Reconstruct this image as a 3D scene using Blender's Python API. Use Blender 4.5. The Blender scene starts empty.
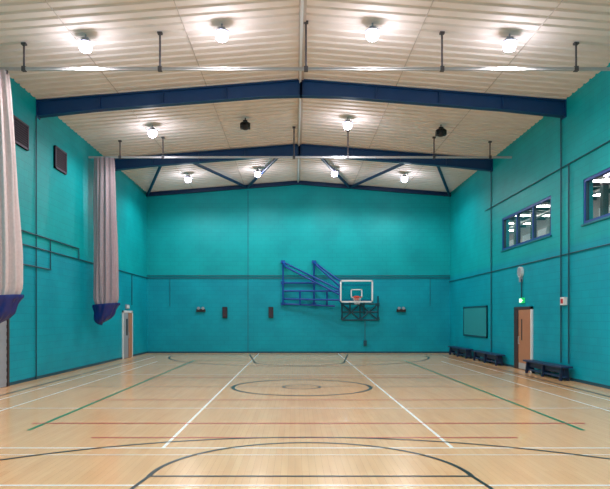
import bpy, bmesh, math, random
from mathutils import Vector, Matrix
random.seed(4)
scene = bpy.context.scene
F=600.0; CX=295.0; HY=318.0; CZ=1.94
YF=33.2; XL=-8.19; XR=8.58; XC=0.19; ZE=8.86; ZR=9.52; YB=-1.2
def U(x,Y): return (x-CX)*Y/F
def Z(y,Y): return CZ+(HY-y)*Y/F
def lin(c):
    return tuple(((v/255)/12.92 if v/255<=0.04045 else ((v/255+0.055)/1.055)**2.4) for v in c)
def roof(x):
    if x<XC: return ZE+(ZR-ZE)*(x-XL)/(XC-XL)
    return ZE+(ZR-ZE)*(XR-x)/(XR-XC)

# ---------- materials ----------
def mat(name,rgb,rough=0.5,metal=0.0,noise=0.06,nscale=6.0,emit=None,estr=0,bump=0.0,coat=0):
    m=bpy.data.materials.new(name); m.use_nodes=True
    nt=m.node_tree; b=nt.nodes['Principled BSDF']
    b.inputs['Roughness'].default_value=rough; b.inputs['Metallic'].default_value=metal
    b.inputs['Coat Weight'].default_value=coat
    c=lin(rgb)
    tc=nt.nodes.new('ShaderNodeTexCoord'); n=nt.nodes.new('ShaderNodeTexNoise')
    n.inputs['Scale'].default_value=nscale; n.inputs['Detail'].default_value=3
    nt.links.new(tc.outputs['Object'],n.inputs['Vector'])
    r=nt.nodes.new('ShaderNodeMix'); r.data_type='RGBA'
    r.inputs[6].default_value=(*[v*(1-noise) for v in c],1)
    r.inputs[7].default_value=(*[min(1,v*(1+noise)) for v in c],1)
    nt.links.new(n.outputs['Fac'],r.inputs[0]); nt.links.new(r.outputs[2],b.inputs['Base Color'])
    if bump:
        bp=nt.nodes.new('ShaderNodeBump'); bp.inputs['Strength'].default_value=bump
        nt.links.new(n.outputs['Fac'],bp.inputs['Height']); nt.links.new(bp.outputs[0],b.inputs['Normal'])
    if emit:
        b.inputs['Emission Color'].default_value=(*lin(emit),1); b.inputs['Emission Strength'].default_value=estr
    return m

def wall_mat(name,axis):
    m=bpy.data.materials.new(name); m.use_nodes=True
    nt=m.node_tree; L=nt.links; b=nt.nodes['Principled BSDF']
    b.inputs['Roughness'].default_value=0.5; b.inputs['Specular IOR Level'].default_value=0.25
    tc=nt.nodes.new('ShaderNodeTexCoord'); sp=nt.nodes.new('ShaderNodeSeparateXYZ'); cb=nt.nodes.new('ShaderNodeCombineXYZ')
    L.new(tc.outputs['Object'],sp.inputs[0]); L.new(sp.outputs[axis],cb.inputs[0]); L.new(sp.outputs['Z'],cb.inputs[1])
    br=nt.nodes.new('ShaderNodeTexBrick')
    br.inputs['Scale'].default_value=1.0; br.inputs['Brick Width'].default_value=0.46; br.inputs['Row Height'].default_value=0.23
    br.inputs['Mortar Size'].default_value=0.010; br.inputs['Mortar Smooth'].default_value=0.4; br.inputs['Bias'].default_value=0
    br.inputs['Color1'].default_value=(*lin((0,174,180)),1)
    br.inputs['Color2'].default_value=(*lin((0,169,176)),1)
    br.inputs['Mortar'].default_value=(*lin((0,158,166)),1)
    L.new(cb.outputs[0],br.inputs['Vector'])
    n=nt.nodes.new('ShaderNodeTexNoise'); n.inputs['Scale'].default_value=0.7; n.inputs['Detail'].default_value=6
    L.new(tc.outputs['Object'],n.inputs['Vector'])
    mr=nt.nodes.new('ShaderNodeMapRange'); mr.inputs['From Min'].default_value=4.3; mr.inputs['From Max'].default_value=4.1
    L.new(sp.outputs['Z'],mr.inputs['Value'])
    mx=nt.nodes.new('ShaderNodeMix'); mx.data_type='RGBA'; mx.blend_type='MULTIPLY'
    mx.inputs[7].default_value=(1.0,0.88,1.06,1)
    L.new(mr.outputs[0],mx.inputs[0]); L.new(br.outputs['Color'],mx.inputs[6])
    m2=nt.nodes.new('ShaderNodeMix'); m2.data_type='RGBA'; m2.blend_type='MULTIPLY'; m2.inputs[0].default_value=1
    cr=nt.nodes.new('ShaderNodeValToRGB'); cr.color_ramp.elements[0].position=0.3; cr.color_ramp.elements[1].position=0.7
    cr.color_ramp.elements[0].color=(0.76,0.79,0.82,1); cr.color_ramp.elements[1].color=(1,1,1,1)
    L.new(n.outputs['Fac'],cr.inputs[0]); L.new(mx.outputs[2],m2.inputs[6]); L.new(cr.outputs[0],m2.inputs[7])
    L.new(m2.outputs[2],b.inputs['Base Color'])
    bp=nt.nodes.new('ShaderNodeBump'); bp.inputs['Strength'].default_value=0.22; bp.inputs['Distance'].default_value=0.01; bp.invert=True
    L.new(br.outputs['Fac'],bp.inputs['Height']); L.new(bp.outputs[0],b.inputs['Normal'])
    return m

def floor_mat():
    m=bpy.data.materials.new('maple_floor'); m.use_nodes=True
    nt=m.node_tree; L=nt.links; b=nt.nodes['Principled BSDF']
    b.inputs['Roughness'].default_value=0.22
    b.inputs['Coat Weight'].default_value=0.3; b.inputs['Coat Roughness'].default_value=0.06
    tc=nt.nodes.new('ShaderNodeTexCoord'); mp=nt.nodes.new('ShaderNodeMapping')
    mp.inputs['Rotation'].default_value=(0,0,math.pi/2); L.new(tc.outputs['Object'],mp.inputs[0])
    br=nt.nodes.new('ShaderNodeTexBrick'); br.inputs['Scale'].default_value=1
    br.inputs['Brick Width'].default_value=1.9; br.inputs['Row Height'].default_value=0.09; br.inputs['Mortar Size'].default_value=0.0015
    br.offset=0.37
    br.inputs['Color1'].default_value=(*lin((253,200,146)),1); br.inputs['Color2'].default_value=(*lin((248,192,137)),1)
    br.inputs['Mortar'].default_value=(*lin((212,152,102)),1)
    L.new(mp.outputs[0],br.inputs['Vector'])
    n=nt.nodes.new('ShaderNodeTexNoise'); n.inputs['Scale'].default_value=1.2; n.inputs['Detail'].default_value=8
    m3=nt.nodes.new('ShaderNodeMapping'); m3.inputs['Scale'].default_value=(6,0.6,1)
    L.new(tc.outputs['Object'],m3.inputs[0]); L.new(m3.outputs[0],n.inputs['Vector'])
    cr=nt.nodes.new('ShaderNodeValToRGB'); cr.color_ramp.elements[0].color=(0.92,0.88,0.84,1); cr.color_ramp.elements[1].color=(1,1,1,1)
    cr.color_ramp.elements[0].position=0.3; cr.color_ramp.elements[1].position=0.65
    L.new(n.outputs['Fac'],cr.inputs[0])
    mx=nt.nodes.new('ShaderNodeMix'); mx.data_type='RGBA'; mx.blend_type='MULTIPLY'; mx.inputs[0].default_value=1
    L.new(br.outputs['Color'],mx.inputs[6]); L.new(cr.outputs[0],mx.inputs[7]); L.new(mx.outputs[2],b.inputs['Base Color'])
    return m

def glass_mat(name,tint=(225,240,240),refl=0.12):
    m=bpy.data.materials.new(name); m.use_nodes=True; nt=m.node_tree; nt.nodes.remove(nt.nodes['Principled BSDF'])
    o=nt.nodes['Material Output']; t=nt.nodes.new('ShaderNodeBsdfTransparent'); g=nt.nodes.new('ShaderNodeBsdfGlossy')
    t.inputs[0].default_value=(*lin(tint),1); g.inputs['Roughness'].default_value=0.03
    x=nt.nodes.new('ShaderNodeMixShader'); x.inputs[0].default_value=refl
    nt.links.new(t.outputs[0],x.inputs[1]); nt.links.new(g.outputs[0],x.inputs[2]); nt.links.new(x.outputs[0],o.inputs[0])
    return m

M_wx=wall_mat('painted_block_gable','X'); M_wy=wall_mat('painted_block_side','Y')
M_floor=floor_mat()
M_ceil=mat('white_liner_sheet',(226,218,213),0.6,noise=0.12,nscale=1.5)
M_beam=mat('blue_steel',(2,60,112),0.45,noise=0.08)
M_beamd=mat('dark_blue_steel',(6,46,90),0.5)
M_gal=mat('galvanised_steel',(190,188,190),0.35,0.3)
M_rod=mat('rod_steel',(84,80,84),0.5,0.3)
M_dark=mat('dark_plastic',(28,30,34),0.5)
M_white=mat('white_enamel',(225,228,230),0.4)
M_grey=mat('grey_paint',(150,155,165),0.5)
M_lampw=mat('lamp_diffuser',(255,255,255),0.3,emit=(238,230,255),estr=14)
M_cond=mat('painted_conduit',(4,112,128),0.4)
M_condd=mat('dark_conduit',(6,72,90),0.45)
M_joint=mat('wall_joint',(4,112,128),0.7)
M_curt=mat('curtain_net',(204,188,188),0.9,noise=0.16,nscale=14,bump=0.2)
M_curt2=mat('curtain_net_grey',(168,152,160),0.9,noise=0.16,nscale=14,bump=0.2)
M_bag=mat('blue_vinyl',(16,38,116),0.45,noise=0.2,nscale=5)
M_vent=mat('vent_maroon',(84,70,88),0.6)
M_ventd=mat('vent_dark',(50,38,50),0.7)
M_wood=mat('door_wood',(180,122,88),0.4,noise=0.12,nscale=4)
M_frame=mat('door_frame_dark',(60,42,44),0.5)
M_winf=mat('window_frame_blue',(20,66,150),0.4)
M_glass=glass_mat('clear_glass',(240,244,246),0.14); M_acr=glass_mat('backboard_acrylic',(215,240,242),0.2)
M_orange=mat('rim_orange',(215,60,36),0.4)
M_net=mat('net_white',(235,235,235),0.8)
M_rig=mat('rig_blue',(2,72,156),0.4)
M_rigt=mat('rig_teal',(2,72,90),0.5)
M_bench=mat('bench_navy',(14,34,66),0.5); M_benchw=mat('bench_top',(22,50,90),0.45)
M_green=mat('exit_green',(20,150,80),0.4,emit=(30,200,100),estr=0.8)
M_exw=mat('exit_white',(245,250,245),0.4,emit=(245,255,245),estr=1.5)
M_red=mat('alarm_red',(190,40,40),0.4)
M_lw=mat('line_white',(252,248,242),0.3); M_lk=mat('line_black',(18,18,24),0.3)
M_lg=mat('line_green',(0,130,84),0.3); M_lr=mat('line_red',(190,36,30),0.3)
M_board=mat('notice_felt',(4,140,150),0.9); M_gwall=mat('gallery_wall',(176,160,158),0.7)
M_tube=mat('gallery_tube',(255,255,255),0.4,emit=(255,246,232),estr=26)
M_sky=mat('gallery_panel',(225,226,232),0.7)

# ---------- mesh builder ----------
class MB:
    def __init__(s): s.bm=bmesh.new(); s.mats=[]
    def mi(s,m):
        if m not in s.mats: s.mats.append(m)
        return s.mats.index(m)
    def quadset(s,vs,faces,m,smooth=False):
        i=s.mi(m); bv=[s.bm.verts.new(v) for v in vs]
        for f in faces:
            try: fc=s.bm.faces.new([bv[k] for k in f])
            except ValueError: continue
            fc.material_index=i; fc.smooth=smooth
    def box(s,x0,x1,y0,y1,z0,z1,m):
        vs=[(x,y,z) for x in (x0,x1) for y in (y0,y1) for z in (z0,z1)]
        s.quadset(vs,[(0,1,3,2),(4,6,7,5),(0,4,5,1),(2,3,7,6),(0,2,6,4),(1,5,7,3)],m)
    def prism(s,pts,axis,a,b,m):
        n=len(pts)
        def mk(p,t):
            return {'x':(t,p[0],p[1]),'y':(p[0],t,p[1]),'z':(p[0],p[1],t)}[axis]
        vs=[mk(p,a) for p in pts]+[mk(p,b) for p in pts]
        s.quadset(vs,[tuple(range(n)),tuple(range(2*n-1,n-1,-1))]+[(i,(i+1)%n,n+(i+1)%n,n+i) for i in range(n)],m)
    def cyl(s,p,q,r,m,n=10,r2=None):
        p=Vector(p);q=Vector(q); r2=r if r2 is None else r2
        d=(q-p).normalized(); a=d.orthogonal().normalized(); b=d.cross(a)
        vs=[]
        for c,rr in ((p,r),(q,r2)):
            for k in range(n):
                t=2*math.pi*k/n; vs.append(c+a*math.cos(t)*rr+b*math.sin(t)*rr)
        s.quadset(vs,[tuple(range(n-1,-1,-1)),tuple(range(n,2*n))],m)
        s.quadset(vs,[(i,(i+1)%n,n+(i+1)%n,n+i) for i in range(n)],m,True)
    def lathe(s,c,prof,m,n=24):
        vs=[]; 
        for (r,z) in prof:
            for k in range(n):
                t=2*math.pi*k/n; vs.append((c[0]+r*math.cos(t),c[1]+r*math.sin(t),c[2]+z))
        fs=[]
        for j in range(len(prof)-1):
            for k in range(n):
                fs.append((j*n+k,j*n+(k+1)%n,(j+1)*n+(k+1)%n,(j+1)*n+k))
        s.quadset(vs,fs,m,True)
    def torus(s,c,R,r,m,n=32,k=8,axis='z'):
        vs=[];fs=[]
        for i in range(n):
            t=2*math.pi*i/n
            for j in range(k):
                u=2*math.pi*j/k; rr=R+r*math.cos(u)
                if axis=='z': vs.append((c[0]+rr*math.cos(t),c[1]+rr*math.sin(t),c[2]+r*math.sin(u)))
        for i in range(n):
            for j in range(k):
                fs.append((i*k+j,((i+1)%n)*k+j,((i+1)%n)*k+(j+1)%k,i*k+(j+1)%k))
        s.quadset(vs,fs,m,True)
    def done(s,name,parent=None,recalc=True,bevel=0):
        if recalc: bmesh.ops.recalc_face_normals(s.bm,faces=s.bm.faces)
        me=bpy.data.meshes.new(name); s.bm.to_mesh(me); s.bm.free()
        for m in s.mats: me.materials.append(m)
        o=bpy.data.objects.new(name,me); scene.collection.objects.link(o)
        if bevel:
            bv=o.modifiers.new('bevel','BEVEL'); bv.width=bevel; bv.segments=2; bv.limit_method='ANGLE'
        if parent: o.parent=parent
        return o
def empty(name,loc=(0,0,0)):
    e=bpy.data.objects.new(name,None); scene.collection.objects.link(e); return e

# ---------- shell ----------
b=MB(); b.box(XL-0.3,XR+0.3,YB-0.3,YF+0.3,-0.2,0,M_floor); b.done('floor')
b=MB(); b.box(XL-0.3,XL,YB-0.3,YF+0.3,0,ZE+0.1,M_wy); b.done('wall_left')
gab=[(XL,0),(XR,0),(XR,ZE+0.08),(XC,ZR+0.08),(XL,ZE+0.08)]
b=MB(); b.prism(gab,'y',YF,YF+0.3,M_wx); b.done('wall_far')
b=MB(); b.prism(gab,'y',YB-0.3,YB,M_wx); b.done('wall_back')
WZ0,WZ1=4.72,6.06
wins=[(20.1,24.87),(13.0,17.87)]
b=MB()
b.box(XR,XR+0.3,YB-0.3,YF+0.3,0,WZ0,M_wy); b.box(XR,XR+0.3,YB-0.3,YF+0.3,WZ1,ZE+0.1,M_wy)
for y0,y1 in ((YB-0.3,13.0),(17.87,20.1),(24.87,YF+0.3)): b.box(XR,XR+0.3,y0,y1,WZ0,WZ1,M_wy)
b.done('wall_right')
b=MB(); P=0.36; prof=[]; y=YB
while y<YF:
    prof+=[(y,0),(y+0.20,0),(y+0.235,0.045),(y+0.325,0.045)]; y+=P
prof.append((YF,0))
for xa,za,xb,zb in ((XL-0.3,roof(XL)-0.02,XC,ZR),(XC,ZR,XR+0.3,roof(XR)-0.02)):
    n=len(prof)
    vs=[(xa,p[0],za+p[1]) for p in prof]+[(xb,p[0],zb+p[1]) for p in prof]
    b.quadset(vs,[(i,i+1,n+i+1,n+i) for i in range(n-1)],M_ceil)
    b.quadset([(xa,YB,za+.12),(xb,YB,zb+.12),(xb,YF,zb+.12),(xa,YF,za+.12)],[(0,1,2,3)],M_ceil)
M_seam=mat('sheet_lap',(190,182,176),0.6)
for xs in (-5.6,-2.8,3.2,6.0):
    z=roof(xs); b.box(xs-0.01,xs+0.01,YB,YF,z-0.008,z+0.01,M_seam)
b.box(XC-0.09,XC+0.09,YB,YF,ZR-0.05,ZR-0.01,M_seam)
b.cyl((XC-0.02,YB,ZR-0.09),(XC-0.02,YF,ZR-0.09),0.035,M_white,8)
b.done('ceiling')

# ---------- portal rafters ----------
def rafter(name,Y,depth,w=0.24,mt=M_beam,haunch=True):
    b=MB(); t=0.035
    for sx,xa in ((-1,XL),(1,XR)):
        def seg(x0,x1,d0,d1):
            z0,z1=roof(x0)-0.02,roof(x1)-0.02
            b.prism([(x0,z0),(x1,z1),(x1,z1-d1),(x0,z0-d0)],'y',Y-0.02,Y+0.02,mt)
            b.prism([(x0,z0),(x1,z1),(x1,z1-t),(x0,z0-t)],'y',Y-w/2,Y+w/2,mt)
            b.prism([(x0,z0-d0+t),(x1,z1-d1+t),(x1,z1-d1),(x0,z0-d0)],'y',Y-w/2,Y+w/2,mt)
        if haunch:
            xh=xa-sx*1.9; xr=XC+sx*1.2
            seg(xa,xh,depth*1.12,depth); seg(xh,xr,depth,depth); seg(xr,XC,depth,depth*1.15)
            b.box(XC-0.03,XC+0.03,Y-w/2-0.01,Y+w/2+0.01,ZR-depth*1.2,ZR-0.02,mt)
            xe=xa-sx*0.03
            b.box(min(xa,xe),max(xa,xe),Y-w/2-0.02,Y+w/2+0.02,roof(xa)-depth*1.25,roof(xa)-0.02,mt)
            for k in range(1,4):
                xx=xa-sx*k*2.0; b.box(xx-0.01,xx+0.01,Y-w/2+0.01,Y+w/2-0.01,roof(xx)-depth,roof(xx)-0.03,mt)
        else:
            seg(xa,XC,depth,depth)
    return b.done(name)
for Y in (19.1,26.15,12.05,5.0): rafter('roof_beam',Y,0.45)
rafter('roof_beam',YF-0.14,0.2,0.16,M_beamd,False)
b=MB()
def tub(x1,Y1,x2,Y2,r=0.075):
    b.cyl((x1,Y1,roof(x1)-0.28),(x2,Y2,roof(x2)-0.16),r,M_beamd,8)
Ya,Yb=26.25,YF-0.2
for s in (-1,1):
    tub(XC+s*6.0,Ya,XC+s*8.3,Yb); tub(XC+s*4.9,Ya,XC+s*2.85,Yb); tub(XC+s*0.75,Ya,XC+s*2.8,Yb)
b.done('roof_bracing')

# ---------- high bay lights ----------
LX=(-5.27,-1.84,1.95,5.4); LY=(1.2,8.1,15.1,22.2,29.6)
off={(22.2,-1.84),(22.2,5.4)}
for Y in LY:
    for X in LX:
        zc=roof(X); root=empty('high_bay_light'); root.location=(X,Y,zc-0.02)
        on=(Y,X) not in off
        b=MB()
        b.cyl((0,0,-0.0),(0,0,-0.1),0.02,M_grey if on else M_dark,8)
        b.box(-0.07,0.07,-0.05,0.05,-0.14,-0.08,M_grey if on else M_dark)
        b.lathe((0,0,-0.13),[(0.0,0.01),(0.08,0.0),(0.13,-0.02),(0.17,-0.05),(0.165,-0.065)],M_grey if on else M_dark)
        for k in range(12):
            t=k*math.pi/6; c,s_=math.cos(t),math.sin(t)
            b.cyl((0.06*c,0.06*s_,-0.125),(0.155*c,0.155*s_,-0.175),0.006,M_grey if on else M_dark,5)
        if not on: b.box(-0.16,0.16,-0.1,0.1,-0.34,-0.2,M_dark)
        o1=b.done('housing',root)
        b=MB()
        b.lathe((0,0,-0.195),[(0.12,0.0),(0.135,-0.06),(0.135,-0.11),(0.11,-0.16),(0.06,-0.185),(0.0,-0.19)],M_lampw if on else M_dark)
        o2=b.done('diffuser',root)
        for o in (o1,o2): o.scale=(1.15,1.15,1.15)
        if on:
            ld=bpy.data.lights.new('lamp','POINT'); ld.energy=42; ld.shadow_soft_size=0.1; ld.color=(0.96,0.93,1.0)
            lo=bpy.data.objects.new('lamp',ld); scene.collection.objects.link(lo); lo.parent=root; lo.location=(0,0,-0.62)
            ld=bpy.data.lights.new('lamp_beam','SPOT'); ld.energy=330; ld.shadow_soft_size=0.1; ld.color=(1.0,0.97,0.96); ld.spot_size=math.radians(168); ld.spot_blend=0.4
            lo=bpy.data.objects.new('lamp_beam',ld); scene.collection.objects.link(lo); lo.parent=root; lo.location=(0,0,-0.62)

# ---------- curtain tracks ----------
def track(Y,rods,z):
    b=MB()
    b.box(XL+0.05,XR-0.02,Y-0.03,Y+0.03,z-0.03,z+0.03,M_gal)
    b.box(XL+0.05,XR-0.02,Y-0.045,Y+0.045,z+0.03,z+0.04,M_gal)
    for x in rods:
        b.cyl((x,Y,z),(x,Y,roof(x)),0.026,M_rod,8)
        b.box(x-0.05,x+0.05,Y-0.05,Y+0.05,z-0.05,z+0.07,M_rod)
        b.box(x-0.06,x+0.06,Y-0.05,Y+0.05,roof(x)-0.06,roof(x)-0.01,M_rod)
    return b.done('curtain_track')
TZ=8.28
track(15.3,[U(24,15.3),U(160,15.3),U(306,15.3),U(442,15.3),U(576,15.3)],TZ)
track(23.7,[U(120,23.7),U(163,23.7),U(294,23.7),U(348,23.7),U(434,23.7),U(490,23.7)],TZ)
def curtain(Y,x0,xtop,xbot,m,seed):
    rnd=random.Random(seed)
    root=empty('divider_curtain')
    b=MB(); N=120; Mz=44; ztop=TZ-0.04; zb=2.42
    ph=[rnd.random()*6 for _ in range(6)]
    vs=[]
    for j in range(Mz+1):
        t=j/Mz; z=ztop+(zb-ztop)*t
        e=min(1,t*1.25); xr_=xtop+(xbot-xtop)*(e**0.8); w=(xr_-x0)/2
        cx=x0+w
        if t>0.95: w*=1-(t-0.95)*4
        dy=0.18+0.14*e
        for k in range(N):
            a=2*math.pi*k/N
            f=1+0.17*math.sin(13*a+ph[0]+0.6*math.sin(3*t+ph[1]))+0.09*math.sin(23*a+ph[2]+t*2)+0.03*math.sin(5*a+7*t+ph[3])
            vs.append((cx+w*math.cos(a)*f*0.82,Y+dy*math.sin(a)*f,z))
    fs=[(j*N+k,j*N+(k+1)%N,(j+1)*N+(k+1)%N,(j+1)*N+k) for j in range(Mz) for k in range(N)]
    b.quadset(vs,fs,m,True)
    b.quadset(vs[:N],[tuple(range(N))],m)
    for k in range(6):
        xx=x0+0.08+(xtop-x0-0.1)*k/5; b.cyl((xx,Y,TZ-0.031),(xx,Y,TZ-0.12),0.02,M_rod,6)
    b.done('curtain_net',root)
    b=MB(); cx=(x0+xbot)/2; w=(xbot-x0)/2; vs=[]
    pr=[(1.06,2.50,0),(1.08,2.42,0),(1.0,2.34,-.02),(0.9,2.22,-.06),(0.88,2.1,-.12),(0.84,1.98,-.18),(0.66,1.86,-.24),(0.4,1.77,-.28),(0.02,1.73,-.3)]
    for j,(r,z,sh) in enumerate(pr):
        for k in range(60):
            a=2*math.pi*k/60; f=1+0.05*math.sin(9*a+j*0.7)+0.04*math.sin(15*a+ph[4])
            vs.append((cx+sh*w+w*r*f*math.cos(a)*0.94,Y+0.38*r*f*math.sin(a),z+0.08*math.cos(a)*(1 if z<2.4 else .5)))
    b.quadset(vs,[(j*60+k,j*60+(k+1)%60,(j+1)*60+(k+1)%60,(j+1)*60+k) for j in range(len(pr)-1) for k in range(60)],M_bag,True)
    b.done('storage_bag',root)
curtain(15.3,XL+0.12,U(8,15.3),U(22,15.3),M_curt,1)
curtain(23.7,XL+0.24,U(115,23.7),U(119,23.7),M_curt2,2)

# ---------- windows ----------
for i,(y0,y1) in enumerate(wins):
    root=empty('window_%d'%(i+1))
    b=MB(); x0,x1=XR+0.02,XR+0.14; fw=0.09
    b.box(x0,x1,y0,y1,WZ0,WZ0+fw,M_winf); b.box(x0,x1,y0,y1,WZ1-fw,WZ1,M_winf)
    for k in range(4):
        yy=y0+(y1-y0-fw)*k/3; b.box(x0-0.002,x1+0.002,yy,yy+fw,WZ0+0.001,WZ1-0.001,M_winf)
    for k in range(3):
        ya=y0+(y1-y0-fw)*k/3+fw; yb=y0+(y1-y0-fw)*(k+1)/3
        b.box(x0+0.02,x1-0.02,ya,ya+0.04,WZ0+fw,WZ1-fw,M_condd); b.box(x0+0.02,x1-0.02,yb-0.04,yb,WZ0+fw,WZ1-fw,M_condd)
    b.box(XR-0.05,XR+0.02,y0-0.05,y1+0.05,WZ0-0.05,WZ0,M_cond)
    b.done('frame',root)
    b=MB(); b.box(XR+0.075,XR+0.085,y0+fw,y1-fw,WZ0+fw,WZ1-fw,M_glass); b.done('glazing',root)
gx0,gx1,gy0,gy1,gz0,gz1=XR+0.3,XR+4.2,10.5,40.0,4.0,7.2
b=MB()
b.box(gx1,gx1+0.1,gy0,gy1,gz0,gz1,M_gwall); b.box(gx0,gx1,gy0-0.1,gy0,gz0,gz1,M_gwall); b.box(gx0,gx1,gy1,gy1+0.1,gz0,gz1,M_gwall)
b.done('wall_gallery')
b=MB(); b.box(gx0,gx1,gy0,gy1,gz0-0.1,gz0,M_dark); b.done('floor_gallery')
b=MB(); b.box(gx0,gx1,gy0,gy1,gz1,gz1+0.1,M_sky)
yy=gy0+0.6
while yy<gy1: b.box(gx0,gx1,yy,yy+0.12,gz1-0.25,gz1,M_dark); yy+=1.3
for xx in (gx0+1.2,gx0+2.6): b.cyl((xx,gy0,gz1-0.45),(xx,gy1,gz1-0.45),0.09,M_gal,8)
b.done('ceiling_gallery')
for k in range(12):
    b=MB(); yy=gy0+1.2+k*2.4
    b.box(gx0+0.6,gx1-0.5,yy,yy+0.1,gz1-0.42,gz1-0.36,M_tube); b.box(gx0+0.6,gx1-0.5,yy-0.06,yy+0.16,gz1-0.36,gz1-0.26,M_white)
    b.done('strip_light')
b=MB()
for k in range(13):
    yy=gy0+0.8+k*2.1; b.box(gx1-0.12,gx1-0.02,yy,yy+1.1,5.2,6.5,M_sky); b.box(gx1-0.14,gx1-0.1,yy+0.1,yy+1.0,5.3,5.8,M_wood)
    b.box(gx0+1.9,gx0+2.1,yy+1.3,yy+1.5,4.0,6.7,M_dark); b.box(gx0+0.9,gx0+1.5,yy,yy+1.2,4.0,5.05,M_ventd); b.box(gx0+0.8,gx0+1.6,yy-0.1,yy+1.3,5.05,5.12,M_gal)
b.done('gallery_fit_out')

# ---------- doors ----------
def exit_sign(x,y,z,side):
    b=MB(); s=-side
    xa,xb=(x,x+0.06) if side<0 else (x-0.06,x)
    b.box(xa,xb,y-0.2,y+0.2,z,z+0.2,M_green)
    xf=(xb if side<0 else xa)+(0.004 if side<0 else -0.004); e=0.003
    def w(y0,y1,z0,z1): b.box(xf-e,xf+e,y+y0,y+y1,z+z0,z+z1,M_exw)
    w(0.05,0.17,0.03,0.17)
    w(-0.02,0.02,0.135,0.17); w(-0.03,0.01,0.08,0.13); w(-0.07,-0.03,0.1,0.12); w(0.01,0.04,0.1,0.115); w(-0.06,-0.02,0.04,0.06); w(0.0,0.02,0.03,0.08)
    w(-0.17,-0.1,0.09,0.11); b.done('exit_sign')
y0,y1=21.63,23.35; root=empty('door_1')
b=MB()
b.box(XR-0.06,XR,y0-0.02,y0+0.1,0,2.36,M_white); b.box(XR-0.06,XR,y1-0.1,y1,0,2.36,M_frame); b.box(XR-0.06,XR,y0-0.02,y1,2.26,2.36,M_frame)
b.done('frame',root)
b=MB(); b.box(XR-0.03,XR-0.005,y0+0.1,y1-0.1,0.005,2.26,M_dark); b.done('opening',root)
b=MB()
ym=y0+0.1+1.15
b.box(XR-0.055,XR-0.031,y0+0.11,ym,0.02,2.25,M_wood)
b.box(XR-0.058,XR-0.05,y0+0.88,y0+0.98,1.1,1.9,M_dark)
b.cyl((XR-0.11,y0+1.12,0.95),(XR-0.11,y0+1.12,1.25),0.015,M_gal,8); b.cyl((XR-0.11,y0+1.12,0.97),(XR-0.05,y0+1.12,0.97),0.01,M_gal,6); b.cyl((XR-0.11,y0+1.12,1.23),(XR-0.05,y0+1.12,1.23),0.01,M_gal,6)
b.box(XR-0.059,XR-0.05,y0+0.12,ym-0.01,0.03,0.25,M_gal)
b.done('leaf',root)
b=MB()
b.box(XR-0.055,XR-0.031,ym+0.05,y1-0.11,0.02,2.25,M_frame); b.box(XR-0.058,XR-0.05,ym+0.1,ym+0.2,1.1,1.9,M_dark)
b.done('leaf_small',root)
exit_sign(XR,22.6,2.5,1)
y0,y1=28.4,30.1; root=empty('door_2')
b=MB()
b.box(XL,XL+0.06,y0,y0+0.1,0,2.3,M_white); b.box(XL,XL+0.06,y1-0.1,y1,0,2.3,M_white); b.box(XL,XL+0.06,y0,y1,2.2,2.3,M_white); b.done('frame',root)
b=MB(); b.box(XL+0.005,XL+0.03,y0+0.1,y1-0.1,0.005,2.2,M_dark); b.done('opening',root)
b=MB()
b.box(XL+0.031,XL+0.055,y0+0.12,y0+0.9,0.02,2.19,M_grey); b.box(XL+0.05,XL+0.058,y0+0.5,y0+0.78,1.1,1.9,M_dark)
b.cyl((XL+0.1,y0+0.82,0.95),(XL+0.1,y0+0.82,1.25),0.015,M_gal,8)
b.box(XL+0.031,XL+0.05,y0+1.0,y1-0.12,0.02,2.19,M_wood)
b.done('leaf',root)
b=MB(); b.box(XL+0.001,XL+0.09,29.0,29.4,2.42,2.56,M_white); b.box(XL+0.001,XL+0.06,28.95,29.45,2.38,2.6,M_grey); b.done('emergency_light',bevel=0.01)
y0,y1=14.6,16.95; root=empty('door_3')
b=MB(); b.box(XL,XL+0.08,y0-0.1,y0,0,2.15,M_frame); b.box(XL,XL+0.08,y1,y1+0.1,0,2.15,M_frame); b.box(XL,XL+0.08,y0-0.1,y1+0.1,2.05,2.15,M_frame); b.done('frame',root)
b=MB(); 
for k in range(20): b.box(XL+0.01,XL+(0.05 if k%2 else 0.04),y0,y1,0.01+k*0.102,0.01+(k+1)*0.102,M_grey)
b.done('shutter',root)

# ---------- left wall vents ----------
for ya,yb in ((17.3,18.3),(20.35,21.35)):
    b=MB(); b.box(XL,XL+0.05,ya,yb,7.04,7.8,M_ventd)
    b.box(XL,XL+0.08,ya,yb,7.04,7.09,M_vent); b.box(XL,XL+0.08,ya,yb,7.75,7.8,M_vent); b.box(XL,XL+0.08,ya,ya+0.05,7.04,7.8,M_vent); b.box(XL,XL+0.08,yb-0.05,yb,7.04,7.8,M_vent)
    for k in range(9):
        z=7.12+k*0.07; b.prism([(XL+0.03,z),(XL+0.075,z-0.03),(XL+0.08,z-0.02),(XL+0.03,z+0.02)],'y',ya+0.05,yb-0.05,M_vent)
    b.done('air_vent')

# ---------- conduits / joints ----------
b=MB()
b.cyl((XL+0.04,YB,4.15),(XL+0.04,YF,4.15),0.022,M_condd,8)
b.cyl((XL+0.05,15.5,4.55),(XL+0.05,22.6,4.55),0.026,M_condd,8)
b.cyl((XL+0.05,22.6,4.55),(XL+0.05,22.6,4.15),0.022,M_condd,8)
b.cyl((XL+0.05,16.0,3.55),(XL+0.05,20.0,3.55),0.024,M_condd,8)
for Y,z0,z1 in ((18.9,0,8.3),(20.0,3.55,4.55),(25.6,2.0,8.3),(30.0,2.6,4.1)): b.cyl((XL+0.04,Y,z0),(XL+0.04,Y,z1),0.02,M_condd,8)
b.done('conduits_left')  # surface conduit and pipe runs on the left wall
b=MB()
b.cyl((XR-0.04,YB,3.95),(XR-0.04,YF,3.95),0.018,M_condd,8)
b.cyl((XR-0.04,YB,6.75),(XR-0.04,27.0,6.75),0.018,M_condd,8)
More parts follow.
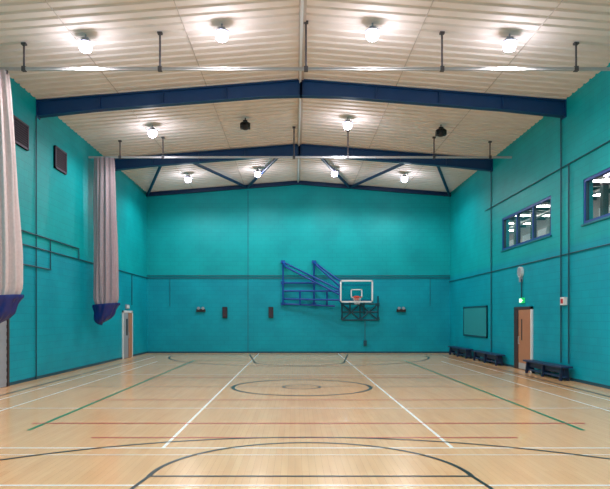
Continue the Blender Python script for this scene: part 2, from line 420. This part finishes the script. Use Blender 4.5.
for Y,z0,z1 in ((19.25,0.5,8.35),(26.1,0,8.35),(18.7,0.5,6.75),(22.6,2.7,3.4)): b.cyl((XR-0.05,Y,z0),(XR-0.05,Y,z1),0.024,M_condd,8)
b.done('conduits_right')  # right wall conduits, horizontal runs and vertical drops
b=MB()
b.box(XL,XR,YF-0.04,YF,4.12,4.2,M_cond)
b.cyl((XL,YF-0.05,4.28),(XR,YF-0.05,4.28),0.018,M_condd,8)
for px in (248,): b.box(U(px,YF)-0.02,U(px,YF)+0.02,YF-0.012,YF,0,roof(U(px,YF))-0.3,M_joint)
for px in (170,430): b.cyl((U(px,YF),YF-0.03,2.6),(U(px,YF),YF-0.03,4.15),0.014,M_cond,8)
b.done('trim_1')
b=MB()
for (xa,xb) in ((XL,XL+0.02),(XR-0.02,XR)): b.box(xa,xb,YB,YF,0.0,0.09,M_condd)
b.box(XL,XR,YF-0.02,YF,0,0.09,M_condd); b.done('baseboard_far')

# ---------- wall fixtures ----------
for px in (225,271):
    b=MB(); x=U(px,YF); b.box(x-0.13,x+0.13,YF-0.12,YF,Z(318,YF),Z(307,YF),M_dark); b.box(x-0.1,x+0.1,YF-0.13,YF-0.12,Z(317,YF),Z(308,YF),M_ventd); b.done('wall_socket_box',bevel=0.01)
for px in (201,401):
    b=MB(); x=U(px,YF); z=Z(311,YF); b.box(x-0.25,x+0.25,YF-0.1,YF-0.001,z-0.05,z+0.1,M_dark)
    b.cyl((x-0.12,YF-0.12,z+0.15),(x-0.12,YF-0.04,z+0.15),0.08,M_grey,12); b.cyl((x+0.12,YF-0.12,z+0.15),(x+0.12,YF-0.04,z+0.15),0.08,M_grey,12)
    b.done('emergency_light')
b=MB(); Yc=22.7; b.cyl((XR,Yc,3.68),(XR-0.1,Yc,3.68),0.2,M_white,24); b.cyl((XR-0.1,Yc,3.68),(XR-0.11,Yc,3.68),0.17,M_grey,24); b.box(XR-0.08,XR,Yc-0.08,Yc+0.08,3.3,3.48,M_grey); b.done('wall_clock')
b=MB(); b.box(XR-0.12,XR,18.9,19.15,2.35,2.6,M_white); b.box(XR-0.13,XR-0.1,18.95,19.1,2.4,2.55,M_red); b.done('fire_alarm_point')
b=MB(); b.box(XR-0.04,XR-0.001,26.7,30.4,1.05,2.5,M_board); fr=0.07
for a in ((26.7,30.4,1.05,1.05+fr),(26.7,30.4,2.5-fr,2.5),(26.7,26.7+fr,1.05,2.5),(30.4-fr,30.4,1.05,2.5)): b.box(XR-0.06,XR-0.001,*a,M_condd)
b.done('notice_board')

# ---------- benches ----------
def bench(y0,y1):
    b=MB(); x0,x1=XR-0.46,XR-0.1
    b.box(x0,x1,y0,y1,0.4,0.46,M_benchw)
    b.box(x0+0.13,x0+0.17,y0+0.1,y1-0.1,0.22,0.4,M_bench); b.box(x0+0.1,x0+0.22,y0+0.1,y1-0.1,0.1,0.15,M_benchw)
    n=3
    for k in range(n):
        yy=y0+0.2+(y1-y0-0.4)*k/(n-1)
        b.prism([(x0+0.02,0),(x0+0.1,0),(x0+0.13,0.1),(x1-0.13,0.1),(x1-0.1,0),(x1-0.02,0),(x1-0.06,0.4),(x0+0.06,0.4)],'y',yy-0.04,yy+0.04,M_bench)
    b.done('gym_bench',bevel=0.006)
bench(18.3,21.4); bench(24.2,27.6); bench(28.5,31.9)

# ---------- basketball goal ----------
root=empty('basketball_hoop')
b=MB()
def tb(x1,y1,d1,x2,y2,d2,r=0.05,m=M_rig):
    Y1,Y2=YF-d1,YF-d2; b.cyl((U(x1,Y1),Y1,Z(y1,Y1)),(U(x2,Y2),Y2,Z(y2,Y2)),r,m,8)
for a in ((283,262,.12,340,290,.8),(286,267,.5,342,296,.8),(314,262,.12,344,284,.8),(316,265,.5,344,290,.8),
          (283,262,.12,283,304,.12),(314,262,.12,314,304,.12),(283,291,.12,340,291,.8),(283,299,.12,340,300,.8),(283,304,.12,335,306,.4),
          (283,262,.12,286,267,.5),(314,262,.12,316,265,.5),(283,283,.12,314,283,.12),(283,291,.4,283,304,.4),(300,291,.3,300,304,.3),(327,291,.6,327,305,.4),(340,284,.8,340,302,.8)):
    tb(*a)
for x,y in ((283,262),(283,304),(314,262),(314,304),(283,283),(314,283)):
    xx=U(x,YF); zz=Z(y,YF); b.box(xx-0.12,xx+0.12,YF-0.14,YF-0.0,zz-0.08,zz+0.08,M_rig)
b.done('swing_arms',root)
b=MB()
for a in ((342,304,.15,378,304,.15),(342,320,.15,378,320,.15),(342,304,.15,342,320,.15),(378,296,.15,378,320,.15),(342,304,.15,360,320,.15),(360,304,.15,342,320,.15),(360,304,.15,378,320,.15),(378,304,.15,360,320,.15),(360,304,.15,360,320,.15),(342,312,.15,378,312,.15),(350,302,.4,350,314,.15),(364,302,.4,364,314,.15)):
    tb(*a,0.04,M_rigt)
for x in (342,378,360):
    xx=U(x,YF); b.box(xx-0.06,xx+0.06,YF-0.16,YF,Z(306,YF),Z(303,YF),M_rigt); b.box(xx-0.06,xx+0.06,YF-0.16,YF,Z(320,YF),Z(317,YF),M_rigt)
tb(365,320,.1,365,345,.1,0.012,M_rod)
xx=U(365,YF); b.box(xx-0.08,xx+0.08,YF-0.12,YF,0.4,0.7,M_rigt)
b.done('wall_bracket',root)
Yb_=YF-0.9; xb0,xb1=U(340,Yb_),U(373,Yb_); zb0,zb1=Z(302.5,Yb_),Z(280,Yb_); xc=(xb0+xb1)/2
b=MB(); b.box(xb0,xb1,Yb_-0.01,Yb_+0.01,zb0,zb1,M_acr); b.done('board',root)
b=MB(); t=0.08
for a in ((xb0,xb1,zb0,zb0+t),(xb0,xb1,zb1-t,zb1),(xb0,xb0+t,zb0,zb1),(xb1-t,xb1,zb0,zb1)): b.box(a[0],a[1],Yb_-0.02,Yb_+0.02,a[2],a[3],M_white)
a0,a1,c0,c1=xc-0.31,xc+0.31,zb0+0.25,zb0+0.72; t=0.055
for a in ((a0,a1,c0,c0+t),(a0,a1,c1-t,c1),(a0,a0+t,c0,c1),(a1-t,a1,c0,c1)): b.box(a[0],a[1],Yb_-0.018,Yb_-0.012,a[2],a[3],M_white)
b.box(xb0,xb1,Yb_+0.03,Yb_+0.08,zb0+0.1,zb0+0.16,M_rig); b.box(xb0,xb1,Yb_+0.03,Yb_+0.08,zb1-0.3,zb1-0.24,M_rig)
b.done('board_frame',root)
b=MB(); zr=3.05; yr=Yb_-0.4
b.torus((xc,yr,zr),0.23,0.026,M_orange); b.box(xc-0.12,xc+0.12,Yb_-0.19,Yb_-0.02,zr-0.02,zr+0.015,M_orange); b.box(xc-0.12,xc+0.12,Yb_-0.05,Yb_-0.02,zr-0.16,zr+0.08,M_orange)
b.done('rim',root)
b=MB()
for k in range(12):
    for sgn in (1,-1):
        pts=[]
        for j in range(4):
            a=2*math.pi*(k+sgn*j*0.5)/12; r=0.225-0.035*j; pts.append((xc+r*math.cos(a),yr+r*math.sin(a),zr-0.13*j))
        for p,q in zip(pts,pts[1:]): b.cyl(p,q,0.004,M_net,4)
b.done('net',root)

# ---------- court markings ----------
b=MB(); zl=[0.002]
def flat(vs,fs,m): b.quadset([(x,y,zl[0]) for x,y in vs],fs,m)
def ln(x0,y0,x1,y1,m,w=0.05):
    zl[0]+=0.00006
    d=Vector((x1-x0,y1-y0)).normalized(); n=Vector((-d.y,d.x))*w/2
    flat([(x0+n.x,y0+n.y),(x0-n.x,y0-n.y),(x1-n.x,y1-n.y),(x1+n.x,y1+n.y)],[(0,1,2,3)],m)
def arc(cx,cy,r,a0,a1,m,w=0.055,n=72):
    zl[0]+=0.00006; vs=[]
    for i in range(n+1):
        a=math.radians(a0+(a1-a0)*i/n)
        for rr in (r-w/2,r+w/2): vs.append((cx+rr*math.cos(a),cy+rr*math.sin(a)))
    flat(vs,[(2*i,2*i+1,2*i+3,2*i+2) for i in range(n)],m)
YC=16.9
def mir(y): return 2*YC-y
yn,yf=YC-14.9,YC+14.9
for Y in (6.95,8.95): ln(XL+0.5,Y,XR-0.5,Y,M_lw,0.055)
ln(XL+0.5,8.5,XR-0.5,8.5,M_lw,0.03)
for Y in (12.9,20.5,mir(8.95)): ln(XL+0.8,Y,XR-0.8,Y,M_lw,0.045)
for X in (-6.15,6.55): ln(X,6.95,X,mir(6.95),M_lw,0.05)
ln(-7.0,4,-7.0,30,M_lw,0.045); ln(7.4,4,7.4,30,M_lw,0.045)
ln(-1.97,8.95,-1.97,yf+0.9,M_lw,0.055); ln(2.35,8.95,2.35,yf+0.9,M_lw,0.055)
for X in (-4.6,4.98): ln(X,10.35,X,mir(10.35)+4,M_lg,0.075)
ln(-4.6,mir(10.35)+4,4.98,mir(10.35)+4,M_lg,0.08)
ln(-4.85,11.05,5.35,11.05,M_lr,0.07); ln(-3.3,9.72,3.6,9.72,M_lr,0.06)
ln(-4.85,14.2,5.35,14.2,M_lr,0.055); ln(-4.85,mir(14.2),5.35,mir(14.2),M_lr,0.07)
for X in (XC-7.55,XC+7.55): ln(X,yn,X,yf,M_lk,0.07)
ln(XC-7.55,yn,XC+7.55,yn,M_lk); ln(XC-7.55,yf,XC+7.55,yf,M_lk,0.08); ln(XC-7.55,YC,XC+7.55,YC,M_lk,0.035)
arc(XC,YC,1.93,0,360,M_lk,0.095); arc(XC,YC,0.52,0,360,M_lk,0.06)
for s in (0,1):
    f=(lambda y:y) if s==0 else mir
    a0,a1=(0,180) if s==0 else (180,360); q=1+0.3*s
    arc(XC,f(7.35),1.98,a0,a1,M_lk,0.065*q); ln(XC-1.98,f(7.35),XC+1.98,f(7.35),M_lk,0.055*q)
    ln(XC-1.98,f(7.35),XC-2.6,f(2.0),M_lk,.05*q); ln(XC+1.98,f(7.35),XC+2.6,f(2.0),M_lk,.05*q)
    arc(XC,f(3.3),6.45,a0,a1,M_lk,0.065*q)
b.done('court_markings',recalc=False)

# ---------- camera / world ----------
w=bpy.data.worlds.new('World'); scene.world=w; w.use_nodes=True
w.node_tree.nodes['Background'].inputs[0].default_value=(0.5,0.6,0.7,1); w.node_tree.nodes['Background'].inputs[1].default_value=0.3
cd=bpy.data.cameras.new('camera'); cam=bpy.data.objects.new('camera',cd); scene.collection.objects.link(cam)
cam.location=(0,0,CZ); cam.rotation_euler=(math.pi/2,0,0)
cd.sensor_width=36; cd.lens=F/610*36; cd.shift_x=(305-CX)/610; cd.shift_y=(HY-244.5)/610; cd.clip_end=200
scene.camera=cam
scene.view_settings.view_transform='Standard'
